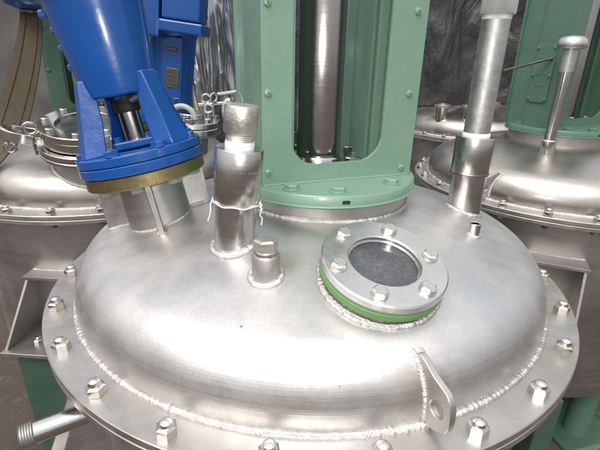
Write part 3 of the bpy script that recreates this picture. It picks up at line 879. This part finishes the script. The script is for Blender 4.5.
# --- hatch on the left vessel
HC = Vector((-0.632, 0.385, 0.213))
HN = Vector((0.08, -0.24, 1)).normalized()
HM = frame(HC, HN)
hat = obj('clamped_hatch', ring(0.075, 0.120, 0.000, 0.020, 0.0015, 80), M_POL, left, HM)
obj('glass_pane', disc(0.076, 0.004, 0.012, 0.001, 64), M_GLASS, hat, HM)
obj('middle_ring', ring(0.09, 0.114, -0.028, -0.003, 0.0015, 80), M_POL, hat, HM)
obj('gasket', ring(0.09, 0.117, -0.003, 0.0, 0.0003, 80), M_GASKET, hat, HM)
obj('lower_ring', ring(0.09, 0.130, -0.045, -0.031, 0.0015, 80), M_POL, hat, HM)
obj('lower_gasket', ring(0.09, 0.126, -0.0495, -0.0455, 0.0003, 80), M_BRASS, hat, HM)
obj('base_ring', ring(0.09, 0.130, -0.062, -0.050, 0.0015, 80), M_POL, hat, HM)
obj('neck', lathe([(0.100, -0.062), (0.104, -0.16)], 64, 40), M_SHELL, hat, HM)
for k in range(8):
    a = 2 * pi * k / 8 + 0.2
    obj('bolt', hexprism(0.018, 0.020, 0.030, .0015), M_NUT, hat, HM @ T(0.1 * cos(a), 0.1 * sin(a), 0))
def ringpath(M, r, n=20): return [M @ Vector((r * cos(2 * pi * k / n), 0, r * sin(2 * pi * k / n))) for k in range(n)]
def eyebolt(parent, M, rr=0.016, t=0.0042, L=0.06):
    e = obj('eye_bolt', tube(ringpath(M, rr), t, 8, True), M_POL, parent)
    obj('stem', tube([M @ Vector((0, 0, -rr)), M @ Vector((0, 0, -rr - L))], t * 1.1, 8), M_POL, e)
# clamp ears on its left and eye bolts
ear = [HM @ p for p in catm([(-0.105, -0.085, -0.012), (-0.138, -0.105, 0.004), (-0.172, -0.098, 0.012), (-0.182, -0.062, 0.004), (-0.158, -0.032, -0.012), (-0.118, -0.020, -0.020)], 8)]
obj('clamp_ear', ribbon(ear, 0.026, 0.010, side=Vector((0, 0, 1))), M_POL, hat, None, 0.002)
eyebolt(hat, HM @ T(-0.120, -0.060, 0.012) @ RZ(0.5))
eyebolt(hat, HM @ T(-0.160, -0.101, -0.030) @ RZ(0.2) @ RX(pi), 0.014, 0.004, 0.028)
wp = []
for k in range(60):
    a = 2 * pi * k / 60; p = HM @ Vector((0.106 * cos(a), 0.106 * sin(a), -0.1))
    for _ in range(15): p = p - HN * (p.z - dome_z(hypot(p.x - LX, p.y - LY)))
    wp.append(p)
obj('weld_bead', weld(wp, 0.005, True, 0.003, 0.35, 6, 95), M_WELD, hat)

# --- flanged nozzle on the left vessel's right side
GC = Vector((-0.40, 0.63, 0.195))
GM = frame(GC, (0.10, -0.08, 1))
gn = obj('flanged_nozzle', lathe([(0.060, -0.13), (0.060, -0.02)], 48, 40), M_SHELL, left, GM)
obj('upper_flange', disc(0.098, 0.005, 0.022, 0.0015, 64), M_POL, gn, GM)
obj('gasket', ring(0.05, 0.095, 0.001, 0.005, 0.0004, 64), M_GASKET, gn, GM)
obj('lower_flange', ring(0.05, 0.098, -0.018, 0.001, 0.0015, 64), M_POL, gn, GM)
obj('lower_gasket', ring(0.05, 0.100, -0.024, -0.018, 0.0004, 64), M_GREEN2, gn, GM)
obj('hub', disc(0.045, 0.022, 0.040, 0.002, 48), M_POL, gn, GM)
for k in range(8):
    a = 2 * pi * k / 8 + 0.15
    obj('bolt', hexprism(0.020, 0.022, 0.036, .0015), M_POL, gn, GM @ T(0.082 * cos(a), 0.082 * sin(a), 0))
for (x, y, z, r) in ((0.045, 0.03, 0.085, 0.3), (0.072, 0.02, 0.092, 0.9), (0.060, 0.0, 0.060, 0.2)):
    eyebolt(gn, GM @ T(x, y, z) @ RZ(r), 0.014, 0.0038, 0.03)
obj('clamp_bar', tube([GM @ Vector((0.02, 0.03, 0.062)), GM @ Vector((0.12, 0.04, 0.078))], 0.006, 8), M_POL, gn)
obj('clamp_bar', tube([GM @ Vector((0.08, 0.05, 0.10)), GM @ Vector((0.15, 0.05, 0.118))], 0.006, 8), M_POL, gn)

# --- second blue drive
BC = Vector((-0.485, 0.70, 0.19)); BN = Vector((0.12, 0.0, 1)).normalized()
BM = frame(BC, BN)
d2 = thing('drive_motor', 'blue motor with terminal box and name plates standing behind', 'motor', tuple(BC))
obj('flange', disc(0.11, 0.0, 0.03, 0.002, 64), M_BLUE, d2, BM)
obj('housing', lathe([(0.062, 0.03), (0.066, 0.05), (0.074, 0.28), (0.090, 0.31), (0.090, 0.60), (0, 0.60)], 64, 30), M_BLUE, d2, BM)
tb = obj('terminal_box', box(0.0, 0.115, -0.135, -0.03, 0.325, 0.50), M_BLUE, d2, BM, 0.006)
obj('box_lid', box(-0.006, 0.125, -0.145, -0.025, 0.29, 0.323), M_BLUE, tb, BM, 0.005)
obj('fin_block', box(-0.09, -0.008, -0.13, -0.02, 0.27, 0.50), M_BLUE, d2, BM, 0.008)
def plate(z0, z1, x0, x1, mat, name):
    P = obj(name, box(x0, x1, -0.0795, -0.0765, z0, z1), mat, d2, BM, 0.001)
    return P
obj('lug_pad', box(-0.012, 0.050, -0.0765, -0.05, 0.09, 0.28), M_BLUE, d2, BM, 0.004)
np_ = plate(0.125, 0.185, 0.000, 0.042, M_PLATE, 'name_plate')
for k in range(4):
    obj('print_line', box(0.005, 0.037 - 0.006 * (k % 2), -0.0801, -0.0797, 0.133 + k * 0.012, 0.137 + k * 0.012), M_INK, np_, BM)
np2 = plate(0.236, 0.248, -0.004, 0.036, M_INK, 'dark_name_plate')
obj('print_line', box(0.000, 0.030, -0.0801, -0.0797, 0.240, 0.244), M_PLATE, np2, BM)
# pale hose loop beside it
hp = []
for k in range(16):
    a = radians(200 - 200 * k / 15)
    hp.append((-0.395 + 0.040 * cos(a), 0.52, 0.225 + 0.040 * sin(a)))
hs = obj('hose', tube(hp, 0.0085, 10), M_HOSE); tag(hs, 'short pale grey hose loop between the blue motors', 'hose')

# ------------------------------------------------------------------ strap, blue block
sp1 = catm([(-0.785, 0.50, 0.60), (-0.795, 0.50, 0.50), (-0.825, 0.49, 0.39), (-0.880, 0.47, 0.25), (-0.910, 0.44, 0.172), (-0.930, 0.385, 0.125), (-0.950, 0.325, 0.085), (-0.965, 0.26, 0.030)])
strap = thing('lifting_strap', 'olive webbing strap hanging down over the rear left lid', 'strap', tuple(sp1[0]))
wd = [0.042 + 0.055 * min(1, k / 24) for k in range(len(sp1))]
obj('webbing', ribbon(sp1, 0.07, 0.004, widths=wd), M_STRAP, strap)
for off in (-0.28, 0.28):
    side = Vector((1, 0, 0))
    pp = [p + Vector((off * w, -0.0035, 0)) for p, w in zip(sp1, wd)]
    obj('stripe', ribbon(pp, 0.006, 0.0015), M_STITCH, strap)
blk = thing('hoist_block', 'blue steel block at the top left corner holding the strap', 'hoist', (-0.79, 0.50, 0.52))
obj('body', lathe([(0, 0.505), (0.036, 0.508), (0.062, 0.520), (0.072, 0.54), (0.072, 0.68), (0, 0.68)], 40, 40), M_BLUE, blk, T(-0.79, 0.50, 0.013) @ Matrix.Scale(1.0, 4))
obj('bottom_cap', disc(0.026, 0.498, 0.507, 0.002, 32), M_DARKSTEEL, blk, T(-0.79, 0.50, 0.013) @ Matrix.Scale(1.0, 4))

# ------------------------------------------------------------------ background sheets
def sheet(name, label, cat, x0, x1, z0, z1, y, mat, amp, seed, nx=90, nz=60, fold=6, ybend=0):
    rnd = random.Random(seed)
    ph = [rnd.uniform(0, 6.28) for _ in range(12)]
    v = []; f = []
    fr = [(rnd.uniform(-1, 1) * 14, rnd.uniform(-1, 1) * 14, rnd.uniform(0, 6.3), rnd.uniform(.2, 1)) for _ in range(14)]
    for j in range(nz + 1):
        for i in range(nx + 1):
            u, w = i / nx, j / nz
            x = x0 + (x1 - x0) * u; z = z0 + (z1 - z0) * w
            d = amp * (sin(u * fold * 6.28 + ph[0] + 1.3 * sin(w * 3 + ph[1])) * 0.6 + sin(u * fold * 2.3 * 6.28 + ph[2] + w * 4) * 0.25)
            for a, b, c, e in fr: d += amp * 0.16 * e * abs(sin(a * x + b * z + c))
            v.append((x, y + d + ybend * (u - 0.5) ** 2, z + 0.02 * sin(u * 9 + ph[3]) * (1 - w)))
    for j in range(nz):
        for i in range(nx):
            a = j * (nx + 1) + i; f.append((a, a + 1, a + nx + 2, a + nx + 1))
    o = obj(name, mesh(v, f, 60), mat)
    sdm = o.modifiers.new('thickness', 'SOLIDIFY'); sdm.thickness = 0.003
    tag(o, label, cat); return o
sheet('tarpaulin', 'black creased tarpaulin hanging behind the right vessels', 'tarpaulin', 0.62, 3.4, 0.150, 1.05, 1.80, M_TARP, 0.05, 5, 150, 80, 5)
sheet('backdrop_sheet', 'grey hanging sheet behind the rear left vessel', 'sheet', -3.6, -0.62, -0.98, 1.15, 2.1, M_GREY, 0.05, 8, 80, 50, 5)
sheet('dark_screen', 'dark screen cloth far behind the agitator frames', 'screen', -0.8, 3.8, -0.98, 1.25, 2.9, M_TARP, 0.05, 14, 80, 50, 7)
sheet('foil_wrap', 'crumpled silver foil sheet between blue motor and green frame', 'foil', -0.62, -0.24, -0.1, 1.2, 1.25, M_FOIL, 0.035, 21, 60, 90, 2)
bp_ = thing('background_post', 'light blue post seen through the green frame window', 'post', (0.20, 1.6, FLOOR))
obj('column', box(0.195, 0.285, 1.56, 1.62, FLOOR + 0.01, 1.4), paint('pale_blue_paint', (0.16, 0.28, 0.46), (0.13, 0.24, 0.40), 0.4), bp_, None, 0.004)
obj('collar', box(0.190, 0.290, 1.555, 1.625, 0.30, 0.312), M_BLUE, bp_, None, 0.001)
